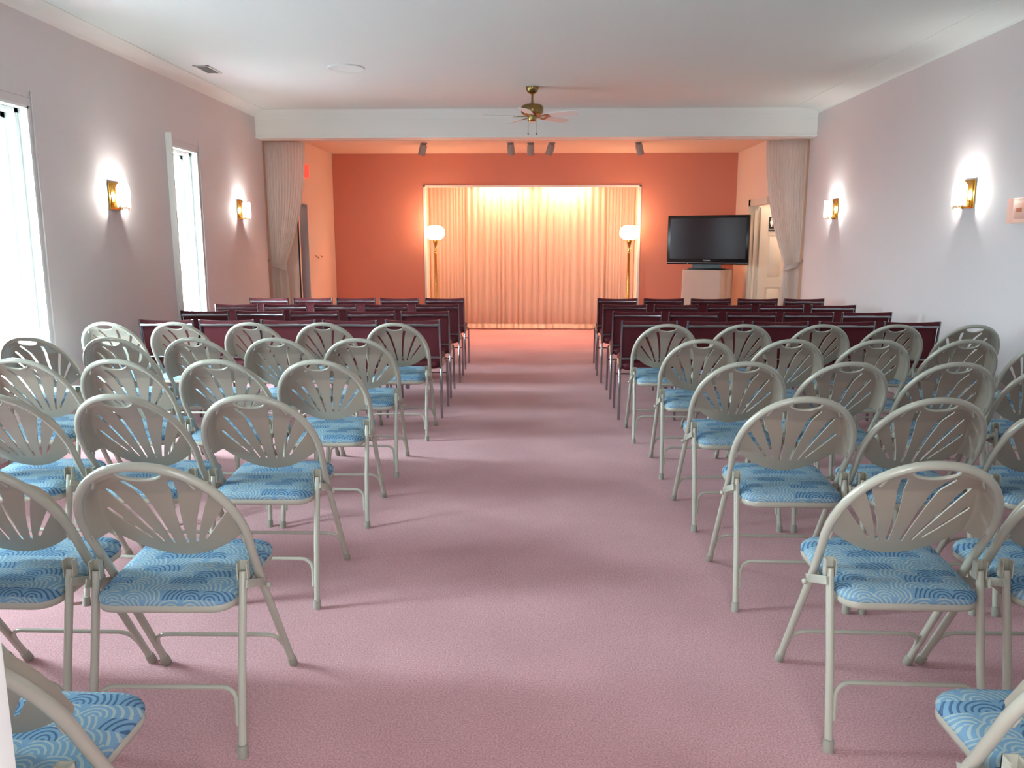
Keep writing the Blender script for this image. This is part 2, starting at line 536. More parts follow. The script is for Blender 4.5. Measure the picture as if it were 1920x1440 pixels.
# ---------------------------------------------------------------- windows
for i, (a, b) in enumerate(WINDOWS):
    win = thing('window_%d' % (i + 1), 'x', 'x')
    del win['label']; del win['category']; win['kind'] = 'structure'
    f = bmesh.new()
    # stepped jamb layers, each one deeper and narrower
    for (ins, x0, x1) in ((0.022, -W - 0.07, -W + 0.004), (0.060, -W - 0.14, -W - 0.06), (0.105, -W - 0.20, -W - 0.13)):
        box(f, x0, x1, a, a + ins, WZ0, WZ1); box(f, x0, x1, b - ins, b, WZ0, WZ1)
        box(f, x0, x1, a, b, WZ1 - ins * 0.8, WZ1); box(f, x0, x1, a, b, WZ0, WZ0 + ins * 0.8)
    obj('window_frame', f, 'trim', win)
    g = obj('window_pane', B(-W - 0.19, -W - 0.184, a + 0.1, b - 0.1, WZ0 + 0.08, WZ1 - 0.08), 'glass', win)
    sl = obj('window_sill', B(-W - 0.02, -W + 0.05, a - 0.05, b + 0.05, WZ0 - 0.03, WZ0, bevel=0.004), 'trim', win)
    # tall side boards; the near one stands proud of the wall
    obj('side_board', B(-W, -W + 0.06, a - 0.055, a - 0.035, WZ0 - 0.02, WZ1 + 0.10, bevel=0.003), 'trim', win)
    obj('side_board', B(-W, -W + 0.012, b + 0.03, b + 0.045, WZ0 - 0.02, WZ1 + 0.10, bevel=0.003), 'wall', win)
    obj('head_board', B(-W, -W + 0.006, a - 0.035, b + 0.03, WZ1 + 0.055, WZ1 + 0.065), 'wall', win)


# ---------------------------------------------------------------- doors on the stage
d2 = thing('door_2', 'x', 'x'); del d2['label']; del d2['category']; d2['kind'] = 'structure'
f = bmesh.new()
Yj = 11.62
box(f, SX - 0.004, SX + 0.13, Yj - 0.02, Yj + 0.004, 0, 1.905)
box(f, SX + 0.045, SX + 0.075, Yj - 0.034, Yj - 0.02, 0, 1.905)
box(f, SX - 0.018, SX - 0.002, Yj - 0.012, Yj + 0.085, 0, 1.99)
box(f, SX - 0.018, SX - 0.002, YR + 0.0, Yj + 0.085, 1.90, 1.99)
obj('door_frame', f, 'door', d2)


def panel_door(parent, name, x0, x1, y0, y1, h, m, front=-1):
    """six panel door leaf, face towards -Y"""
    bm = bmesh.new()
    wd = x1 - x0
    st = 0.11
    xa = [(x0 + st, x0 + wd / 2 - st / 2.4), (x0 + wd / 2 + st / 2.4, x1 - st)]
    zs = [(0.2, 0.78), (0.9, 1.50), (1.60, h - 0.11)]
    box(bm, x0, x1, y0 + 0.008, y1, 0.01, h)
    box(bm, x0, x0 + st, y0, y0 + 0.01, 0.01, h); box(bm, x1 - st, x1, y0, y0 + 0.01, 0.01, h)
    box(bm, xa[0][1], xa[1][0], y0, y0 + 0.01, 0.01, h)
    prev = 0.01
    for (za, zb) in zs + [(h, h)]:
        for (p, q) in xa:
            box(bm, p, q, y0, y0 + 0.01, prev, za)
            if zb > za: box(bm, p + 0.025, q - 0.025, y0 + 0.002, y0 + 0.01, za + 0.025, zb - 0.025, bevel=0.004)
        prev = zb
    return obj(name, bm, m, parent)


leaf = panel_door(d2, 'door_leaf', SX + 0.125, SX + 0.125 + 0.74, 11.565, 11.60, 1.885, 'door')
obj('door_handle', LT([(0.0, 0), (0.02, 0.0), (0.012, 0.012), (0.012, 0.03), (0.026, 0.045), (0.02, 0.065), (0, 0.068)],
                      center=(SX + 0.80, 11.567, 0.92), axis=(0, -1, 0)), 'gold', leaf)
# left stage doorway: grey door leaf seen past a dark gap
d3 = thing('door_3', 'x', 'x'); del d3['label']; del d3['category']; d3['kind'] = 'structure'
f = bmesh.new()
box(f, -SX - 0.13, -SX + 0.010, 10.985, 11.004, 0, 1.905)
box(f, -SX - 0.13, -SX + 0.010, 10.86, 11.004, 1.895, 1.912)
obj('door_frame', f, 'grey_door', d3)
obj('door_gap', B(-3.126, -3.108, 10.79, 10.80, 0.0, 1.90), 'dark', d3)
obj('door_leaf', B(-SX - 0.80, -SX - 0.135, 10.95, 10.985, 0.01, 1.89, bevel=0.003), 'grey_door', d3)


# ================================================================ FAN-BACK FOLDING CHAIR
K = 0.65                           # backward lean of the long tube per metre of height
LEN = math.sqrt(1 + K * K)
YF = 0.50


def tp(x, z, off=0.0):
    """point on the leaning plane of the long tube; off moves it forward, square to that plane"""
    return Vector((x, YF - K * z + off / LEN, z + off * K / LEN))


HA = 0.221; HL = 0.213; Z0 = 0.60; ZT = 0.842


def hoop_pts(n=26, za=0.42):
    pts = [tp(-HL - (HA - HL) * (i / 4) ** 1.5, za + (Z0 - za) * i / 4) for i in range(4)]
    for i in range(n + 1):
        t = PI - PI * i / n
        c, s_ = math.cos(t), math.sin(t)
        e = 2 / 2.15
        x = HA * math.copysign(abs(c) ** e, c); z = Z0 + (ZT - Z0) * abs(s_) ** e
        pts.append(tp(x, z))
    pts += [tp(HL + (HA - HL) * (i / 4) ** 1.5, za + (Z0 - za) * i / 4) for i in (3, 2, 1, 0)]
    return pts


def hoop_top(x, a, zt):
    q = min(1.0, abs(x) / a)
    return Z0 + (zt - Z0) * (1 - q ** 2.15) ** (1 / 2.15)


def make_backrest(parent):
    a = HA - 0.006; zt = ZT - 0.008
    nx, nz = 60, 34
    bm = bmesh.new(); grid = []
    for i in range(nx + 1):
        u = -1 + 2 * i / nx
        x = a * math.sin(u * PI / 2)
        top = hoop_top(x, a, zt)
        ax = abs(x)
        if ax < 0.062:
            top = min(top, zt - 0.038 * math.sqrt(max(0, 1 - (ax / 0.062) ** 2)) - 0.004)
        bot = 0.480 + 0.108 * (ax / a) ** 2.0
        col = []
        for j in range(nz + 1):
            v = j / nz
            z = bot + (top - bot) * v
            # distance from the hoop decides how far the shell is pushed forward
            edge_x = a - ax
            edge_t = hoop_top(x, a, zt) - z
            # side distance at this height
            if z > Z0:
                q = min(1, (z - Z0) / (zt - Z0)); xe = a * (1 - q ** 2.15) ** (1 / 2.15)
            else: xe = a
            ds = max(0, xe - ax); dt = max(0, edge_t)
            dd = min(ds, dt)
            t = min(1, dd / 0.030); t = t * t * (3 - 2 * t)
            f = 0.058 * t - 0.018 * (1 - (x / a) ** 2) * t
            f *= 0.15 + 0.85 * min(1, max(0, (ZT - 0.03 - z) / 0.09))      # shallow under the hand grip
            f += 0.004 * max(0, (0.60 - z) / 0.12)
            col.append(bm.verts.new(tp(x, z, f)))
        grid.append(col)
    for i in range(nx):
        for j in range(nz):
            bm.faces.new((grid[i][j], grid[i + 1][j], grid[i + 1][j + 1], grid[i][j + 1]))
    bmesh.ops.remove_doubles(bm, verts=bm.verts, dist=1e-5)
    bmesh.ops.recalc_face_normals(bm, faces=bm.faces)
    bmesh.ops.solidify(bm, geom=list(bm.faces), thickness=0.004)
    me = bpy.data.meshes.new('shell'); bmesh.ops.recalc_face_normals(bm, faces=bm.faces); bm.to_mesh(me); bm.free()
    shell = bpy.data.objects.new('shell', me); COL.objects.link(shell)
    # six curved slots, cut right through
    cb = bmesh.new()
    slots = [((0.020, 0.528), (0.024, 0.65), (0.062, 0.777), 0.0045, 0.0095),
             ((0.048, 0.532), (0.080, 0.625), (0.132, 0.722), 0.0040, 0.0085),
             ((0.074, 0.542), (0.112, 0.590), (0.160, 0.650), 0.0035, 0.0070)]
    for sgn in (-1, 1):
        for p0, p1, p2, w0, w1 in slots:
            n = 10; L_, R_ = [], []
            ptsc = []
            for i in range(n + 1):
                t = i / n
                x = (1 - t) ** 2 * p0[0] + 2 * t * (1 - t) * p1[0] + t * t * p2[0]
                z = (1 - t) ** 2 * p0[1] + 2 * t * (1 - t) * p1[1] + t * t * p2[1]
                ptsc.append(Vector((x, z)))
            poly_l, poly_r = [], []
            for i in range(n + 1):
                d_ = (ptsc[min(i + 1, n)] - ptsc[max(i - 1, 0)]).normalized()
                nn = Vector((-d_.y, d_.x)); wd = w0 + (w1 - w0) * i / n
                poly_l.append(ptsc[i] + nn * wd); poly_r.append(ptsc[i] - nn * wd)
            d_ = (ptsc[-1] - ptsc[-2]).normalized(); nn = Vector((-d_.y, d_.x))
            cap = [ptsc[-1] + (nn * math.cos(k * PI / 6) + d_ * math.sin(k * PI / 6)) * w1 for k in range(1, 6)]
            poly = poly_l + cap + poly_r[::-1]
            A = [cb.verts.new(tp(sgn * p.x, p.y, -0.06)) for p in poly]
            Bq = [cb.verts.new(tp(sgn * p.x, p.y, 0.10)) for p in poly]
            m_ = len(poly)
            cb.faces.new(A); cb.faces.new(Bq[::-1])
            for i in range(m_): cb.faces.new((A[i], A[(i + 1) % m_], Bq[(i + 1) % m_], Bq[i]))
    bmesh.ops.recalc_face_normals(cb, faces=cb.faces)
    cme = bpy.data.meshes.new('cut'); cb.to_mesh(cme); cb.free()
    cut = bpy.data.objects.new('cut', cme); COL.objects.link(cut)
    md = shell.modifiers.new('b', 'BOOLEAN'); md.operation = 'DIFFERENCE'; md.object = cut; md.solver = 'EXACT'
    dg = bpy.context.evaluated_depsgraph_get()
    out = bpy.data.meshes.new_from_object(shell.evaluated_get(dg)); out.name = 'backrest'
    bpy.data.objects.remove(shell); bpy.data.objects.remove(cut)
    bm = bmesh.new(); bm.from_mesh(out); bpy.data.meshes.remove(out)
    return obj('backrest', bm, 'panel', parent, sharp=50)


def seat_outline(hw_r, hw_f, y0, y1, r, n=6):
    pts = []
    for cx, cy, a0 in ((hw_f - r, y1 - r, 0), (-(hw_f - r), y1 - r, PI / 2), (-(hw_r - r), y0 + r, PI), (hw_r - r, y0 + r, 1.5 * PI)):
        for k in range(n + 1):
            a = a0 + PI / 2 * k / n
            pts.append((cx + r * math.cos(a), cy + r * math.sin(a)))
    return pts


def make_fan_chair(label, group):
    t = thing('folding_chair', label, 'chair', group=group)
    obj('back_frame', TB(hoop_pts(), 0.0125, seg=12), 'frame', t)
    for s in (-1, 1):
        lg = obj('leg', TB([tp(s * HL, 0.425), tp(s * HL, 0.2), tp(s * HL, 0.012)], 0.0118, seg=12), 'frame', t)
        obj('foot_cap', TB([tp(s * HL, 0.040), tp(s * HL, 0.034), tp(s * HL, 0.004), tp(s * HL, 0.001)], [0.0128, 0.0150, 0.0150, 0.0135], seg=14), 'rubber', lg)
        ry = lambda z: 0.0 + 0.205 * z
        lg = obj('leg', TB([(s * 0.205, ry(0.50), 0.50), (s * 0.205, ry(0.25), 0.25), (s * 0.210, ry(0.01), 0.012)], 0.0112, seg=12), 'frame', t)
        obj('foot_cap', LT([(0, 0), (0.0150, 0.0), (0.0150, 0.03), (0.0125, 0.036), (0, 0.036)], seg=14,
                           center=(s * 0.210, 0.002, 0)), 'rubber', lg)
        # open channel bracket gripping the top of the rear leg
        bm = bmesh.new(); yb = ry(0.51)
        xo = s * 0.205
        box(bm, xo - 0.0150, xo + 0.0150, yb + 0.010, yb + 0.0130, 0.478, 0.528)
        box(bm, xo - 0.0150, xo - 0.0120, yb - 0.012, yb + 0.0130, 0.478, 0.528)
        box(bm, xo + 0.0120, xo + 0.0150, yb - 0.012, yb + 0.0130, 0.478, 0.528)
        obj('bracket', bm, 'frame', t)
        # flat link from rear leg to the long tube
        bm = bmesh.new()
        p = Vector((s * 0.222, ry(0.475) - 0.012, 0.470)); q = tp(s * 0.232, 0.415)
        dirv = (q - p); ln = dirv.length; ang = math.atan2(dirv.z, dirv.y)
        mtx = Matrix.Translation(p) @ Matrix.Rotation(ang, 4, 'X')
        box(bm, -0.0025, 0.0025, -0.012, ln + 0.012, -0.012, 0.012, mtx=mtx, bevel=0.001)
        obj('hinge_link', bm, 'frame', t)
        bm = LT([(0, 0), (0.009, 0), (0.009, 0.006), (0.005, 0.010), (0, 0.010)], seg=12,
                center=(s * 0.226, 0.238, 0.400), axis=(s, 0, 0))
        obj('rivet', bm, 'frame', t)

    def stretcher(yf, zt_, zl, hw, r):
        pts = [(-hw, yf(zl), zl), (-hw + 0.003, yf(zl + (zt_ - zl) * 0.5), zl + (zt_ - zl) * 0.5)]
        for k in range(6):
            a = PI - PI / 2 * k / 5
            rr = 0.042
            z_ = zt_ - rr + rr * math.sin(a)
            pts.append((-hw + 0.004 + rr + rr * math.cos(a), yf(z_), z_))
        pts += [(-x, y, z) for x, y, z in pts[::-1]]
        return TB(pts, r, seg=10)
    obj('stretcher', stretcher(lambda z: 0.205 * z, 0.188, 0.085, 0.196, 0.0068), 'frame', t)
    obj('stretcher', stretcher(lambda z: YF - K * z, 0.160, 0.095, 0.206, 0.0068), 'frame', t)
    # seat pan and domed cushion
    out = seat_outline(0.187, 0.198, 0.035, 0.425, 0.055)
    zr = lambda y: 0.408 + 0.045 * (y - 0.03)
    bm = bmesh.new()
    lv = [(0.94, -0.006), (1.0, 0.0), (1.015, 0.010), (1.005, 0.020), (0.96, 0.022)]
    cx, cy = 0, 0.23
    rings = [[bm.verts.new((cx + (x - cx) * s_, cy + (y - cy) * s_, zr(y) + dz)) for x, y in out] for s_, dz in lv]
    for i in range(len(rings) - 1):
        n = len(out)
        for k in range(n): bm.faces.new((rings[i][k], rings[i][(k + 1) % n], rings[i + 1][(k + 1) % n], rings[i + 1][k]))
    bm.faces.new(rings[0][::-1]); bm.faces.new(rings[-1])
    obj('seat_pan', bm, 'frame', t, sharp=60)
    bm = bmesh.new()
    lv = [(0.985, 0.014), (1.012, 0.022), (1.015, 0.030), (0.995, 0.040), (0.95, 0.049), (0.86, 0.056), (0.66, 0.061), (0.4, 0.063)]
    rings = [[bm.verts.new((cx + (x - cx) * s_, cy + (y - cy) * s_, zr(y) + dz)) for x, y in out] for s_, dz in lv]
    for i in range(len(rings) - 1):
        n = len(out)
        for k in range(n): bm.faces.new((rings[i][k], rings[i][(k + 1) % n], rings[i + 1][(k + 1) % n], rings[i + 1][k]))
    bm.faces.new(rings[0][::-1]); bm.faces.new(rings[-1])
    obj('seat_cushion', bm, 'seat', t, sharp=80)
    br = make_backrest(t)
    # rolled rim of the hand grip
    pts = []
    for k in range(17):
        x = -0.064 + 0.128 * k / 16
        z = ZT - 0.008 - 0.038 * math.sqrt(max(0, 1 - (x / 0.064) ** 2)) - 0.004
        pts.append(tp(x, z, 0.006 * math.sin(PI * k / 16)))
    obj('grip_rim', TB(pts, 0.0042, seg=8), 'frame', br)
    # small tabs that hold the shell to the hoop
    for sx in (-1, 1):
        for zz in (0.60, 0.79):
            xx = sx * (HA * (1 - max(0, (zz - Z0) / (ZT - Z0)) ** 2.15) ** (1 / 2.15) - 0.013)
            bm = bmesh.new()
            c = tp(xx, zz, -0.006)
            tube(bm, [c + Vector((0, 0.009, -0.014)), c + Vector((-sx * (0.012 if zz > 0.7 else 0), -0.006, 0.010))], 0.0038, seg=6)
            obj('clip', bm, 'frame', br)
    return t


ordinal = ['', 'aisle seat', 'second from aisle', 'third from aisle', 'fourth from aisle', 'fifth from aisle']
rowname = {0: 'cropped by bottom corner', 1: 'nearest full row', 2: 'second full row', 3: 'third full row',
           4: 'fourth full row', 5: 'last beige row before maroon'}
FR = {  # row: (Y of the rear feet, x of each chair from the aisle outwards)
    ('right', 5): (5.57, [0.925, 1.448, 1.980, 2.480, 3.005]),
    ('right', 4): (4.695, [0.984, 1.500, 1.993, 2.510, 3.000]),
    ('right', 3): (3.812, [1.005, 1.493, 1.990, 2.480]),
    ('right', 2): (2.925, [0.995, 1.475, 1.975]),
    ('right', 1): (2.063, [1.040, 1.530]),
    ('right', 0): (1.165, [1.035]),
    ('left', 5): (5.60, [-0.965, -1.470, -1.980, -2.515, -3.005]),
    ('left', 4): (4.687, [-1.030, -1.515, -2.000, -2.495, -2.990]),
    ('left', 3): (3.807, [-1.030, -1.520, -2.010, -2.500]),
    ('left', 2): (2.906, [-1.043, -1.535, -2.030]),
    ('left', 1): (1.995, [-1.006, -1.500, -1.990]),
    ('left', 0): (1.12, [-1.000]),
}
first = None
for (side, row), (y, xs) in FR.items():
    for k, x in enumerate(xs):
        if row == 0:
            lab = 'beige folding chair with blue seat cropped by the bottom %s corner' % side
        else:
            lab = 'beige fan-back folding chair, %s block, %s, %s' % (side, rowname[row], ordinal[k + 1])
        grp = 'beige folding chairs %s of the aisle' % side
        rz = math.radians(rnd.uniform(-1.6, 1.6)); yy = y + rnd.uniform(-0.012, 0.012)
        if (side, row, k) == ('right', 1, 0): rz = math.radians(-1.5)
        if first is None:
            first = make_fan_chair(lab, grp); first.location = (x, yy, 0); first.rotation_euler = (0, 0, rz)
        else:
            dup(first, (x, yy, 0), rz, lab, grp)


# ================================================================ MAROON CHROME CHAIR
def make_red_chair(label, group):
    t = thing('stacking_chair', label, 'chair', group=group)
    hw = 0.212
    yb = lambda z: 0.035 - 0.17 * (z - 0.42)          # lean of the back
    for s in (-1, 1):
        obj('back_post', TB([(s * hw, yb(0.40), 0.40), (s * hw, yb(0.6), 0.6), (s * hw, yb(0.80), 0.798)], 0.0095, seg=8), 'chrome', t)
        obj('leg', TB([(s * (hw + 0.004), 0.07, 0.425), (s * (hw + 0.006), 0.035, 0.415), (s * (hw + 0.007), 0.015, 0.39),
                       (s * (hw + 0.008), 0.0, 0.2), (s * (hw + 0.010), -0.005, 0.0)], 0.0105, seg=10), 'chrome', t)
        obj('leg', TB([(s * (hw + 0.004), 0.40, 0.425), (s * (hw + 0.006), 0.435, 0.415), (s * (hw + 0.007), 0.45, 0.39),
                       (s * (hw + 0.008), 0.458, 0.2), (s * (hw + 0.010), 0.465, 0.0)], 0.0105, seg=10), 'chrome', t)
        obj('seat_rail', B(*sorted((s * (hw - 0.004), s * (hw + 0.010))), 0.03, 0.44, 0.412, 0.436, bevel=0.003), 'chrome', t)
        for j in range(3):                                # slanted stacking ribs on the side of the seat
            y0 = 0.055 + j * 0.032
            obj('stacking_rib', TB([(s * (hw + 0.014), y0, 0.432), (s * (hw + 0.014), y0 + 0.030, 0.478)], 0.0062, seg=6), 'tan', t)
    for z, h in ((0.756, 0.012), (0.492, 0.010)):
        bm = bmesh.new(); pts = []
        for k in range(9):
            x = -hw + 2 * hw * k / 8
            pts.append((x, yb(z) - 0.004 + 0.010 * (1 - (x / hw) ** 2), z))
        tube(bm, pts, h, seg=8, flat=0.45)
        obj('crossbar', bm, 'chrome', t)
    obj('crossbar', TB([(-hw, 0.455, 0.30), (hw, 0.455, 0.30)], 0.007, seg=8), 'chrome', t)
    # padded back, gently hollow, its top edge dips in the middle
    bm = bmesh.new()
    nx, nz = 12, 14
    F, Rr = [], []
    for i in range(nx + 1):
        u = -1 + 2 * i / nx; x = (hw - 0.009) * u
        cf, cr = [], []
        for j in range(nz + 1):
            v = j / nz
            ztop = 0.797 - 0.009 * (1 - u * u)
            z = 0.405 + (ztop - 0.405) * v
            edge = min(1, (1 - v) / 0.12, v / 0.08) * min(1, (1 - abs(u)) / 0.1)
            edge = math.sqrt(max(0, edge))
            c = yb(z) + 0.012 * (1 - u * u) + 0.006
            back = 0.006 if v < 0.87 else -0.010
            cf.append(bm.verts.new((x, c + 0.010 + 0.018 * edge, z)))
            cr.append(bm.verts.new((x, c + back - 0.006 * edge, z)))
        F.append(cf); Rr.append(cr)
    for i in range(nx):
        for j in range(nz):
            bm.faces.new((F[i][j], F[i + 1][j], F[i + 1][j + 1], F[i][j + 1]))
            bm.faces.new((Rr[i][j], Rr[i][j + 1], Rr[i + 1][j + 1], Rr[i + 1][j]))
        bm.faces.new((F[i][0], Rr[i][0], Rr[i + 1][0], F[i + 1][0]))
        bm.faces.new((F[i][nz], F[i + 1][nz], Rr[i + 1][nz], Rr[i][nz]))
    for j in range(nz):
        bm.faces.new((F[0][j], F[0][j + 1], Rr[0][j + 1], Rr[0][j]))
        bm.faces.new((F[nx][j], Rr[nx][j], Rr[nx][j + 1], F[nx][j + 1]))
    obj('backrest', bm, 'vinyl', t, sharp=60)
    out = seat_outline(hw - 0.008, hw - 0.004, 0.02, 0.47, 0.045)
    bm = bmesh.new(); cx, cy = 0, 0.245
    zr = lambda y: 0.425 + 0.06 * (y - 0.2)
    lv = [(0.90, -0.018), (0.97, -0.010), (1.0, 0.008), (1.0, 0.028), (0.96, 0.044), (0.85, 0.054), (0.6, 0.058)]
    rings = [[bm.verts.new((cx + (x - cx) * s_, cy + (y - cy) * s_, zr(y) + dz)) for x, y in out] for s_, dz in lv]
    n = len(out)
    for i in range(len(rings) - 1):
        for k in range(n): bm.faces.new((rings[i][k], rings[i][(k + 1) % n], rings[i + 1][(k + 1) % n], rings[i + 1][k]))
    bm.faces.new(rings[0][::-1]); bm.faces.new(rings[-1])
    obj('seat_cushion', bm, 'vinyl', t, sharp=70)
    return t


rr = {1: 'nearest maroon row', 2: 'second maroon row', 3: 'third maroon row', 4: 'maroon row beside the stage'}
RX = {('right', 1): (6.33, 0.918, 0.505), ('right', 2): (7.19, 0.920, 0.505), ('right', 3): (8.05, 0.912, 0.512), ('right', 4): (8.95, 0.935, 0.508),
      ('left', 1): (6.36, -0.960, -0.490), ('left', 2): (7.22, -0.962, -0.500), ('left', 3): (8.03, -0.965, -0.502), ('left', 4): (8.92, -0.985, -0.487)}
RX_START = {}
first = None
for (side, row), (y, x0, p) in RX.items():
    for k in range(5):
        lab = 'maroon chair with chrome frame, %s block, %s, %s' % (side, rr[row], ordinal[k + 1])
        grp = 'maroon stacking chairs %s of the aisle' % side
        x = x0 + p * k + rnd.uniform(-0.008, 0.008); yy = y + rnd.uniform(-0.012, 0.012)
        rz = math.radians(rnd.uniform(-1.5, 1.5))
        if first is None:
            first = make_red_chair(lab, grp); first.location = (x, yy, 0); first.rotation_euler = (0, 0, rz)
        else:
            dup(first, (x, yy, 0), rz, lab, grp)


# ================================================================ WALL SCONCES
SC_COL = (1.0, 0.97, 0.94)


def make_sconce(loc, rz, label, group):
    """local +X points out of the wall"""
    t = thing('wall_sconce', label, 'wall lamp', loc, rz, group)
    bm = bmesh.new()
    box(bm, 0.0, 0.012, -0.085, 0.085, -0.11, 0.11, bevel=0.003)
    box(bm, 0.012, 0.020, -0.070, 0.070, -0.095, 0.095, bevel=0.003)
    pl = obj('backplate', bm, 'gold', t)
    bm = bmesh.new()
    box(bm, 0.02, 0.10, -0.055, 0.055, -0.098, -0.088, bevel=0.002)
    for s in (-1, 1): box(bm, 0.02, 0.085, s * 0.052 - 0.002, s * 0.052 + 0.002, -0.10, -0.06)
    obj('bracket', bm, 'gold', t)
    # bevelled crystal slabs around the bulb
    cf = [((0.118, -0.034), (0.118, 0.034)), ((0.112, 0.038), (0.062, 0.078)), ((0.062, -0.078), (0.112, -0.038))]
    for p, q in cf:
        p = Vector((*p, 0)); q = Vector((*q, 0)); d_ = (q - p); n_ = Vector((-d_.y, d_.x, 0)).normalized() * 0.003
        bm = bmesh.new()
        w_ = d_.length; ax = d_.normalized()
        prof = [(0, -0.095), (w_, -0.095), (w_, 0.065), (w_ * 0.78, 0.088), (w_ * 0.5, 0.096), (w_ * 0.22, 0.088), (0, 0.065)]
        A = [bm.verts.new(p + ax * a_ + n_ + Vector((0, 0, z_))) for a_, z_ in prof]
        Bq = [bm.verts.new(p + ax * a_ - n_ + Vector((0, 0, z_))) for a_, z_ in prof]
        bm.faces.new(A); bm.faces.new(Bq[::-1]); m_ = len(prof)
        for i in range(m_): bm.faces.new((A[i], A[(i + 1) % m_], Bq[(i + 1) % m_], Bq[i]))
        obj('glass_panel', bm, 'crystal', t)
    obj('bulb', LT([(0, -0.045), (0.010, -0.045), (0.016, -0.015), (0.017, 0.006), (0.010, 0.02), (0, 0.024)], seg=16, center=(0.066, 0, 0)), 'bulb', t)
    obj('socket', LT([(0, -0.088), (0.013, -0.088), (0.013, -0.046), (0, -0.046)], seg=12, center=(0.066, 0, 0)), 'gold', t)
    for s in (-1, 1):      # little finials at the corners of the slabs
        obj('glass_pin', TB([(0.09, s * 0.058, -0.115), (0.09, s * 0.058, -0.095)], 0.004, seg=8), 'gold', t)
    return t


SZc = 1.775
make_sconce((-W, 6.64, SZc), 0, 'brass and crystal wall sconce between the two bright windows, left wall', 'lit crystal wall sconces')
make_sconce((-W, 9.50, SZc), 0, 'brass and crystal wall sconce beside the left stage curtain', 'lit crystal wall sconces')
make_sconce((W, 6.57, SZc), PI, 'brass and crystal wall sconce on right wall next to clear thermostat cover', 'lit crystal wall sconces')
make_sconce((W, 9.42, SZc), PI, 'brass and crystal wall sconce beside the right stage curtain', 'lit crystal wall sconces')
for sx, y in ((-1, 6.64), (-1, 9.50), (1, 6.57), (1, 9.42)):
    light('sconce_light', 'POINT', (sx * (W - 0.066), y, SZc), SC_COL, 17, 0.030)

# thermostat under a clear cover, right wall
t = thing('thermostat', 'thermostat under a clear acrylic cover at the right edge of photo', 'thermostat', (W, 5.82, 1.62), PI)
bm = bmesh.new()
for a in ((0.0, 0.05, -0.130, -0.125, -0.085, 0.085), (0.0, 0.05, 0.125, 0.130, -0.085, 0.085),
          (0.0, 0.05, -0.13, 0.13, 0.080, 0.085), (0.0, 0.05, -0.13, 0.13, -0.085, -0.080), (0.046, 0.05, -0.13, 0.13, -0.085, 0.085)):
    box(bm, *a)
obj('clear_cover', bm, 'acrylic', t)
obj('cover_rim', B(0.0, 0.006, -0.138, 0.138, -0.092, 0.092, bevel=0.002), 'white', t)
obj('body', B(0.006, 0.028, -0.085, 0.085, -0.055, 0.055, bevel=0.004), 'paper', t)
obj('display', B(0.028, 0.030, -0.060, 0.010, -0.010, 0.020), 'label', t)


# ================================================================ CEILING THINGS
FX, FY = -0.018, 8.81
t = thing('ceiling_fan', 'antique brass ceiling fan with five pale blades in front of beam', 'ceiling fan', (FX, FY, HC))
obj('canopy', LT([(0, 0), (0.068, 0), (0.066, -0.02), (0.055, -0.05), (0.035, -0.068), (0.018, -0.074), (0, -0.074)], seg=28), 'brass', t)
obj('down_rod', LT([(0, -0.07), (0.011, -0.07), (0.011, -0.15), (0.018, -0.155), (0.018, -0.172), (0, -0.172)], seg=16), 'brass', t)
obj('motor_housing', LT([(0, -0.168), (0.04, -0.17), (0.085, -0.178), (0.108, -0.19), (0.116, -0.205), (0.116, -0.255), (0.108, -0.272), (0.08, -0.285), (0, -0.287)], seg=36), 'brass', t)
obj('switch_housing', LT([(0, -0.287), (0.048, -0.287), (0.046, -0.335), (0.038, -0.348), (0, -0.35)], seg=24), 'brass', t)
for k in range(5):
    a = math.radians(-100 + 72 * k)
    R = Matrix.Rotation(a, 4, 'Z') @ Matrix.Translation((0, 0, -0.298)) @ Matrix.Rotation(math.radians(-12), 4, 'X')
    bm = bmesh.new()
    box(bm, 0.05, 0.20, -0.012, 0.012, -0.004, 0.003, mtx=R)
    box(bm, 0.15, 0.20, -0.035, 0.035, -0.004, 0.001, mtx=R)
    arm = obj('blade_arm', bm, 'brass', t)
    bm = bmesh.new()
    out = [(0.165, -0.048), (0.30, -0.056), (0.46, -0.062), (0.50, -0.055), (0.52, -0.03), (0.523, 0), (0.52, 0.03), (0.50, 0.055), (0.46, 0.062), (0.30, 0.056), (0.165, 0.048)]
    prism(bm, out, 'z', 0.001, 0.007)
    bmesh.ops.transform(bm, matrix=R, verts=bm.verts)
    obj('blade', bm, 'white', t)
for dx in (-0.042, 0.048):
    bm = bmesh.new(); tube(bm, [(dx, 0, -0.335), (dx, 0, -0.46)], 0.0016, seg=6)
    lathe(bm, [(0, -0.485), (0.006, -0.480), (0.007, -0.468), (0.002, -0.458), (0, -0.457)], seg=10, center=(dx, 0, 0))
    obj('pull_chain', bm, 'brass', t)

t = thing('ceiling_vent', 'small metal air vent in the ceiling near the left wall', 'air vent', (-3.055, 7.85, HC))
bm = bmesh.new()
box(bm, -0.07, 0.07, -0.17, -0.15, -0.008, 0); box(bm, -0.07, 0.07, 0.15, 0.17, -0.008, 0)
box(bm, -0.07, -0.05, -0.17, 0.17, -0.008, 0); box(bm, 0.05, 0.07, -0.17, 0.17, -0.008, 0)
obj('frame', bm, 'vent', t)
bm = bmesh.new()
for k in range(7):
    y = -0.13 + k * 0.043
    box(bm, -0.05, 0.05, -0.012, 0.012, -0.0012, 0.0012, mtx=Matrix.Translation((0, y, -0.006)) @ Matrix.Rotation(math.radians(40), 4, 'X'))
obj('slats', bm, 'vent', t)
obj('backing', B(-0.052, 0.052, -0.152, 0.152, -0.0015, 0), 'dark', t)

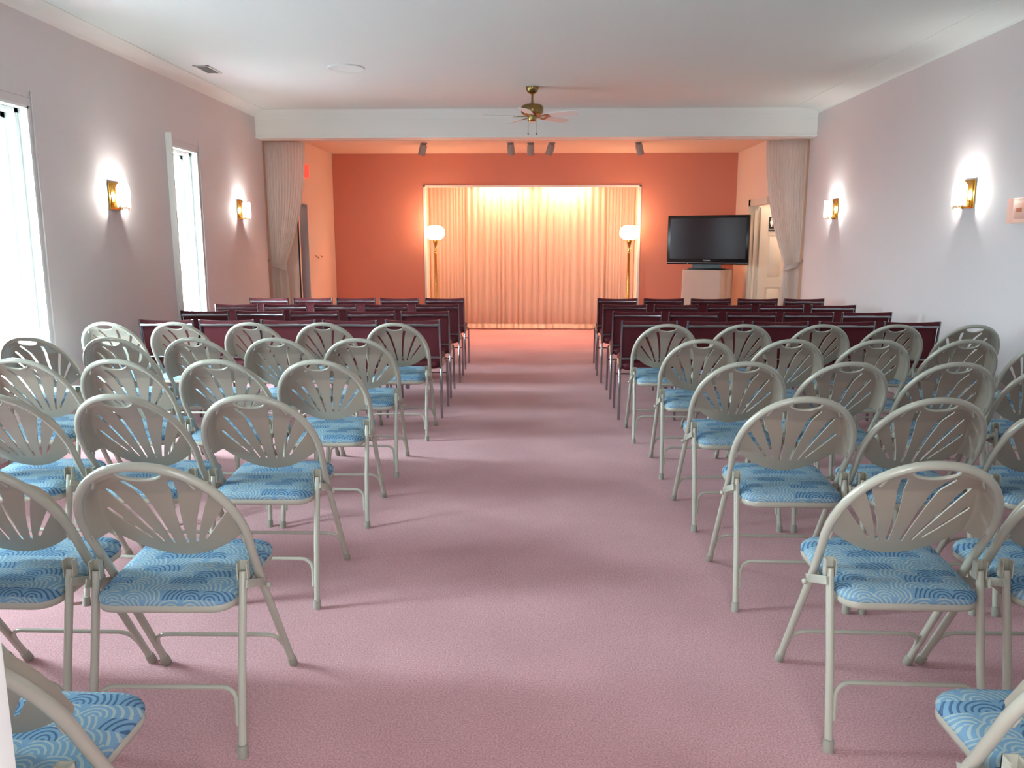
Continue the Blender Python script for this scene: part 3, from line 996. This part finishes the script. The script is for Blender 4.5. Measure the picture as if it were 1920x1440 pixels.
t = thing('ceiling_speaker', 'flat round white cover in the ceiling left of the fan', 'ceiling cover', (-1.745, 7.83, HC))
obj('rim', LT([(0.150, -0.0), (0.172, -0.0), (0.170, -0.008), (0.160, -0.012), (0.150, -0.008)], seg=48), 'ceiling', t)
obj('grille', LT([(0, -0.005), (0.152, -0.005), (0.152, 0), (0, 0)], seg=48), 'ceiling', t)

# spotlight cans under the stage ceiling
spots = [(-1.478, -0.30, 0.42, 'grey spotlight can at left end under the beam', -1),
         (-0.314, 0.10, 0.35, 'grey spotlight can left of the middle trio under the beam', 0),
         (-0.042, 0.0, 0.35, 'middle grey spotlight can of the trio under the beam', 0),
         (0.244, -0.30, 0.35, 'grey spotlight can right of the middle trio under the beam', 0),
         (1.399, 0.28, 0.42, 'grey spotlight can at right end under the beam', 1)]
SPC = (1.0, 0.50, 0.30)
for x, lean, fwd, lab, _ in spots:
    t = thing('spotlight', lab, 'spotlight', (x, 11.2, SZ), 0, 'spotlight cans under the stage ceiling')
    ax = Vector((lean, 0.30, -1)).normalized()
    top = Vector((0, 0, -0.018)) - ax * 0.0
    obj('base', LT([(0, -0.012), (0.045, -0.012), (0.045, 0), (0, 0)], seg=20), 'can', t)
    bm = bmesh.new()
    a0 = Vector((0, 0, -0.012)); 
    lathe(bm, [(0, 0.0), (0.036, 0.004), (0.047, 0.018), (0.049, 0.04), (0.049, 0.15), (0.043, 0.15), (0.040, 0.08), (0, 0.078)], seg=24, center=a0, axis=ax)
    obj('can', bm, 'can', t)
    aim = Vector((lean * 0.8, 0.62, -1)).normalized()
    L = light('stage_spot', 'SPOT', Vector((x, 11.2, SZ)) + a0 + ax * 0.135, SPC, 8, 0.03, spot=math.radians(110), blend=0.9)
    L.rotation_euler = aim.to_track_quat('-Z', 'Y').to_euler()

# lit strips hidden above the niche opening
for x in (-0.52, 0.52):
    t = thing('strip_light', 'x', 'light fitting', (x, 12.99, 2.37), 0, 'hidden strip lights above the niche')
    t['label'] = 'warm strip light above niche curtain, %s half' % ('left' if x < 0 else 'right')
    obj('housing', B(-0.36, 0.36, -0.04, 0.04, 0.03, 0.09, bevel=0.004), 'white', t)
    obj('tube', TB([(-0.34, 0, 0), (0.34, 0, 0)], 0.019, seg=12), 'tube', t)
    obj('end_cap', B(-0.36, -0.34, -0.02, 0.02, -0.02, 0.04), 'white', t)
    obj('end_cap', B(0.34, 0.36, -0.02, 0.02, -0.02, 0.04), 'white', t)
    light('strip_glow', 'AREA', (x, 12.86, 2.47), (1.0, 0.36, 0.19), 24, 0.6, rot=(math.radians(8), 0, 0), sy=0.05)


# ================================================================ CURTAINS
def niche_curtain(name, x0, x1, y, z0, z1, pitch, amp, label, seed, group='curtains in the lit niche'):
    r = random.Random(seed)
    folds = []; x = x0
    while x < x1:
        folds.append(x); x += pitch * r.uniform(0.65, 1.4)
    folds.append(x1)
    xs = []
    for a, b in zip(folds, folds[1:]):
        am = amp * r.uniform(0.6, 1.2)
        for k in range(8):
            u = k / 8
            xs.append((a + (b - a) * u, am * (0.5 - 0.5 * math.cos(2 * PI * u)) ** 0.7))
    xs.append((x1, 0))
    bm = bmesh.new(); rows = []
    for j in range(9):
        z = z0 + (z1 - z0) * j / 8
        k = 1.0 - 0.25 * (j / 8)
        rows.append([bm.verts.new((px, y - d_ * k, z)) for px, d_ in xs])
    for j in range(8):
        for i in range(len(xs) - 1):
            bm.faces.new((rows[j][i], rows[j][i + 1], rows[j + 1][i + 1], rows[j + 1][i]))
    bmesh.ops.solidify(bm, geom=list(bm.faces), thickness=0.002)
    t = thing(name, label, 'curtain', group=group)
    o_ = obj('fabric', bm, 'sheer', t, sharp=80)
    # stitched hem
    bm = bmesh.new(); rw = []
    for z in (z0 + 0.0, z0 + 0.075):
        rw.append([bm.verts.new((px, y - d_ - 0.0035, z)) for px, d_ in xs])
    for i in range(len(xs) - 1): bm.faces.new((rw[0][i], rw[0][i + 1], rw[1][i + 1], rw[1][i]))
    bmesh.ops.solidify(bm, geom=list(bm.faces), thickness=0.0015)
    obj('hem', bm, 'sheer', t, sharp=80)
    return t


niche_curtain('curtain', -1.09, 1.16, 13.14, 0.02, 2.62, 0.10, 0.040, 'wide pleated pale curtain filling the middle of the lit niche', 3)
niche_curtain('curtain', NX0 + 0.01, -1.10, 13.12, 0.02, 2.62, 0.05, 0.016, 'narrow pleated side curtain behind the left floor lamp', 5)
niche_curtain('curtain', 1.17, NX1 - 0.01, 13.12, 0.02, 2.62, 0.05, 0.016, 'narrow pleated side curtain behind the right floor lamp', 8)


def stage_curtain(s, label):
    """drape tied back against the wall; s = -1 left, 1 right"""
    t = thing('stage_curtain', label, 'curtain', group='tied stage curtains')
    xo, xi = 3.44, 2.915          # outer and inner edge at the track
    zt, ztie = 2.664, 1.13
    np_, sub = 13, 8
    r = random.Random(4 + s)
    amp = [r.uniform(0.7, 1.25) for _ in range(np_ + 1)]
    N = np_ * sub
    zs = [zt, 2.5, 2.3, 2.1, 1.9, 1.75, 1.6, 1.48, 1.38, 1.28, 1.20, ztie, 1.06, 1.0, 0.9, 0.75, 0.6, 0.4, 0.2, 0.02]
    rows = []
    bm = bmesh.new()
    for z in zs:
        row = []
        if z >= ztie:
            v = (zt - z) / (zt - ztie)
            e_out = xo - 0.03 * v ** 2
            e_in = xi + (3.235 - xi) * (v ** 2.0)
        else:
            v2 = (ztie - z) / ztie
            e_out = 3.41 + 0.005 * v2
            e_in = 3.235 - 0.035 * math.sin(min(1, v2 * 2.2) * PI / 2)
        wdt = e_out - e_in
        for i in range(N + 1):
            u = i / N
            x = e_in + wdt * u
            a = 0.0115 * amp[min(np_, i // sub)]
            y = 10.55 + a * math.sin(2 * PI * u * np_) + 0.012 * math.sin(u * 9 + z * 2)
            y += (0.10 * (1 - u) * (1 - min(1, abs(z - ztie) / 1.2)) * 0.3)
            row.append(bm.verts.new((s * x, y, z)))
        rows.append(row)
    for j in range(len(rows) - 1):
        for i in range(N): bm.faces.new((rows[j][i], rows[j][i + 1], rows[j + 1][i + 1], rows[j + 1][i]))
    bmesh.ops.solidify(bm, geom=list(bm.faces), thickness=0.003)
    obj('fabric', bm, 'curtain', t, sharp=80)
    # tieback band sloping up to a hook on the wall
    bm = bmesh.new(); ring = []
    n = 28
    for k in range(n):
        a = 2 * PI * k / n
        x = 3.325 + 0.105 * math.cos(a); y = 10.55 + 0.060 * math.sin(a)
        z = 1.105 + 0.35 * (x - 3.325) + 0.0
        ring.append([bm.verts.new((s * x, y, z - 0.025)), bm.verts.new((s * x, y, z + 0.025))])
    for k in range(n):
        a_, b_ = ring[k], ring[(k + 1) % n]
        bm.faces.new((a_[0], b_[0], b_[1], a_[1]))
    bmesh.ops.solidify(bm, geom=list(bm.faces), thickness=0.004)
    obj('tieback', bm, 'curtain', t, sharp=80)
    bm = bmesh.new(); tube(bm, [(s * 3.54, 10.52, 1.18), (s * 3.44, 10.47, 1.165), (s * 3.41, 10.47, 1.175)], 0.008, seg=8)
    lathe(bm, [(0, -0.018), (0.014, -0.012), (0.018, 0), (0.014, 0.012), (0, 0.018)], seg=12, center=(s * 3.42, 10.465, 1.172))
    obj('tieback_hook', bm, 'tan', t)
    return t


stage_curtain(-1, 'greyish beige pleated stage curtain tied back at the left wall')
stage_curtain(1, 'greyish beige pleated stage curtain tied back at the right wall')
# curtain track
t = obj('curtain_track', B(-2.95, 2.95, 10.53, 10.56, 2.672, 2.70), 'vent'); tag(t, 'long pale curtain track under the beam across stage opening', 'curtain track')

# ================================================================ FLOOR LAMPS
def floor_lamp(x, label):
    t = thing('floor_lamp', label, 'floor lamp', (x, 12.28, 0), 0, 'brass floor lamps flanking the niche')
    obj('base', LT([(0, 0), (0.13, 0), (0.13, 0.012), (0.10, 0.022), (0.04, 0.032), (0.022, 0.06), (0.02, 0.09), (0, 0.09)], seg=32), 'gold', t)
    bm = bmesh.new(); lathe(bm, [(0, 0.08), (0.021, 0.08), (0.021, 0.5), (0.026, 0.51), (0.026, 0.525), (0.021, 0.535), (0.019, 1.23), (0.024, 1.24), (0.012, 1.26), (0, 1.262)], seg=20)
    obj('pole', bm, 'gold', t)
    obj('socket', LT([(0, 1.255), (0.014, 1.258), (0.018, 1.30), (0.012, 1.335), (0.026, 1.37), (0.036, 1.41), (0.034, 1.445), (0, 1.447)], seg=20), 'gold', t)
    obj('switch_key', TB([(0.012, 0, 1.318), (0.045, -0.01, 1.318)], 0.004, seg=6), 'gold', t)
    pr_ = [(0.045, 1.443), (0.085, 1.450), (0.122, 1.475), (0.143, 1.515), (0.146, 1.55), (0.138, 1.59), (0.115, 1.625), (0.085, 1.645), (0.06, 1.652)]
    obj('glass_shade', LT(pr_ + [(0.0, 1.652)], seg=32), 'glow', t)
    return t


floor_lamp(-1.475, 'tall brass floor lamp with glowing globe, left side of the niche')
floor_lamp(1.432, 'tall brass floor lamp with glowing globe, right side of the niche')
for x in (-1.475, 1.432):
    light('lamp_glow', 'POINT', (x, 12.28, 1.78), (1.0, 0.58, 0.34), 7, 0.1)

# ================================================================ TELEVISION ON CLOTHED TABLE
ang = math.radians(-24)           # screen turned towards the aisle
tcx, tcy = 2.47, 11.66
t = thing('side_table', 'small table hidden under the white cloth below the television', 'table', (2.50, 11.72, 0), math.radians(-30))
obj('table_top', B(-0.26, 0.26, -0.26, 0.26, 0.985, 1.015, bevel=0.003), 'door', t)
for sx in (-1, 1):
    for sy in (-1, 1):
        obj('leg', B(*sorted((sx * 0.22, sx * 0.25)), *sorted((sy * 0.22, sy * 0.25)), 0, 0.985), 'door', t)
bm = bmesh.new()
out = seat_outline(0.278, 0.278, -0.278, 0.278, 0.02, 4)
dense = []
for i in range(len(out)):
    p, q = Vector(out[i]), Vector(out[(i + 1) % len(out)])
    n = max(1, int((q - p).length / 0.02))
    for k in range(n): dense.append(p + (q - p) * k / n)
rows = []
zs = [1.018, 1.012, 0.9, 0.75, 0.6, 0.45, 0.3, 0.15, 0.02]
for j, z in enumerate(zs):
    v = (1.018 - z)
    rw = []
    for i, p in enumerate(dense):
        a = math.atan2(p.y, p.x)
        fl = 1 + 0.10 * v + 0.035 * v * math.sin(a * 12 + 1.0)
        rw.append(bm.verts.new((p.x * fl * (0.985 if j == 0 else 1), p.y * fl * (0.985 if j == 0 else 1), z + (0.005 if j == 0 else 0))))
    rows.append(rw)
n = len(dense)
for j in range(len(rows) - 1):
    for i in range(n): bm.faces.new((rows[j][i], rows[j][(i + 1) % n], rows[j + 1][(i + 1) % n], rows[j + 1][i]))
bm.faces.new(rows[0])
bmesh.ops.solidify(bm, geom=list(bm.faces), thickness=0.002)
cl = obj('tablecloth', bm, 'cloth', sharp=50)
cl.location = (2.50, 11.72, 0); cl.rotation_euler = (0, 0, math.radians(-30))
tag(cl, 'white cloth draped to the floor under the television', 'tablecloth')

t = thing('television', 'large black flat-screen television standing on the white draped table', 'television', (tcx, tcy, 1.026), ang)
TW, TZ0, TZ1 = 0.575, 0.065, 0.755
bm = bmesh.new(); box(bm, -TW, TW, -0.02, 0.05, TZ0, TZ1, bevel=0.008)
box(bm, -TW + 0.12, TW - 0.12, 0.05, 0.10, TZ0 + 0.1, TZ1 - 0.1, bevel=0.01)
body = obj('housing', bm, 'black', t)
obj('screen', B(-TW + 0.042, TW - 0.042, -0.0225, -0.019, TZ0 + 0.085, TZ1 - 0.042), 'screen', t)
obj('trim_strip', B(-TW + 0.004, TW - 0.004, -0.0235, -0.019, TZ0 + 0.026, TZ0 + 0.031), 'silver', t)
text_mesh('logo', 'TOSHIBA', 0.026, 'silver', t, (0.0, -0.0215, TZ0 + 0.058), (PI / 2, 0, 0))
obj('power_lamp', LT([(0, 0), (0.006, 0), (0.006, 0.004), (0, 0.005)], seg=10, center=(-0.27, -0.019, TZ0 + 0.010), axis=(0, -1, 0)), 'silver', t)
bm = bmesh.new(); box(bm, -0.24, 0.24, -0.13, 0.15, 0.0, 0.018, bevel=0.005)
box(bm, -0.20, 0.20, -0.01, 0.05, 0.015, 0.12)
obj('stand', bm, 'black', t)

# sign on the open door
t = thing('restroom_sign', 'small black and white restroom sign on the cream door', 'sign', (SX + 0.315, 11.5645, 1.655))
obj('plate', B(-0.085, 0.085, -0.004, 0, -0.115, 0.115, bevel=0.001), 'signwhite', t)
obj('panel', B(-0.078, 0.078, -0.0055, -0.004, -0.100, 0.100), 'signblack', t)


def figure(cx, skirt):
    bm = bmesh.new()
    lathe(bm, [(0, 0), (0.011, 0), (0.011, 0.0015), (0, 0.0015)], seg=16, center=(cx, -0.0055, 0.072), axis=(0, -1, 0))
    if skirt:
        poly = [(cx - 0.012, 0.056), (cx + 0.012, 0.056), (cx + 0.024, 0.018), (cx + 0.018, 0.015), (cx + 0.010, 0.038), (cx + 0.020, -0.002), (cx + 0.009, -0.002),
                (cx + 0.009, -0.034), (cx - 0.009, -0.034), (cx - 0.009, -0.002), (cx - 0.020, -0.002), (cx - 0.010, 0.038), (cx - 0.018, 0.015), (cx - 0.024, 0.018)]
    else:
        poly = [(cx - 0.018, 0.056), (cx + 0.018, 0.056), (cx + 0.022, 0.05), (cx + 0.022, 0.012), (cx + 0.015, 0.012), (cx + 0.013, 0.04), (cx + 0.012, -0.034),
                (cx + 0.002, -0.034), (cx, 0.005), (cx - 0.002, -0.034), (cx - 0.012, -0.034), (cx - 0.013, 0.04), (cx - 0.015, 0.012), (cx - 0.022, 0.012), (cx - 0.022, 0.05)]
    prism(bm, poly, 'y', -0.007, -0.0055)
    return bm


obj('pictogram', figure(-0.038, True), 'signwhite', t)
obj('pictogram', figure(0.038, False), 'signwhite', t)
text_mesh('lettering', 'RESTROOM', 0.026, 'signwhite', t, (0, -0.0058, -0.072), (PI / 2, 0, 0))

# red sign edge-on beside the left curtain, and little hooks on the peach wall
t = thing('red_sign', 'small red sign on peach wall beside the left stage curtain', 'sign', (-SX, 10.92, 2.34))
obj('sign_face', B(0.0, 0.03, -0.16, 0.16, -0.085, 0.085, bevel=0.004), 'red', t)
t = thing('wall_hook', 'small brass hooks on the peach wall left of terracotta wall', 'hook', (-SX, 11.49, 1.205))
obj('hook', TB([(0, -0.16, 0.02), (0.03, -0.16, 0.0), (0.045, -0.16, -0.02), (0.05, -0.16, 0.0)], 0.006, seg=8), 'brass', t)
obj('hook', TB([(0, 0.12, 0.02), (0.02, 0.12, 0.0), (0.03, 0.12, -0.012), (0.035, 0.12, 0.0)], 0.005, seg=8), 'brass', t)
obj('mounting_rail', B(0, 0.008, -0.19, 0.15, 0.010, 0.028, bevel=0.002), 'peach', t)
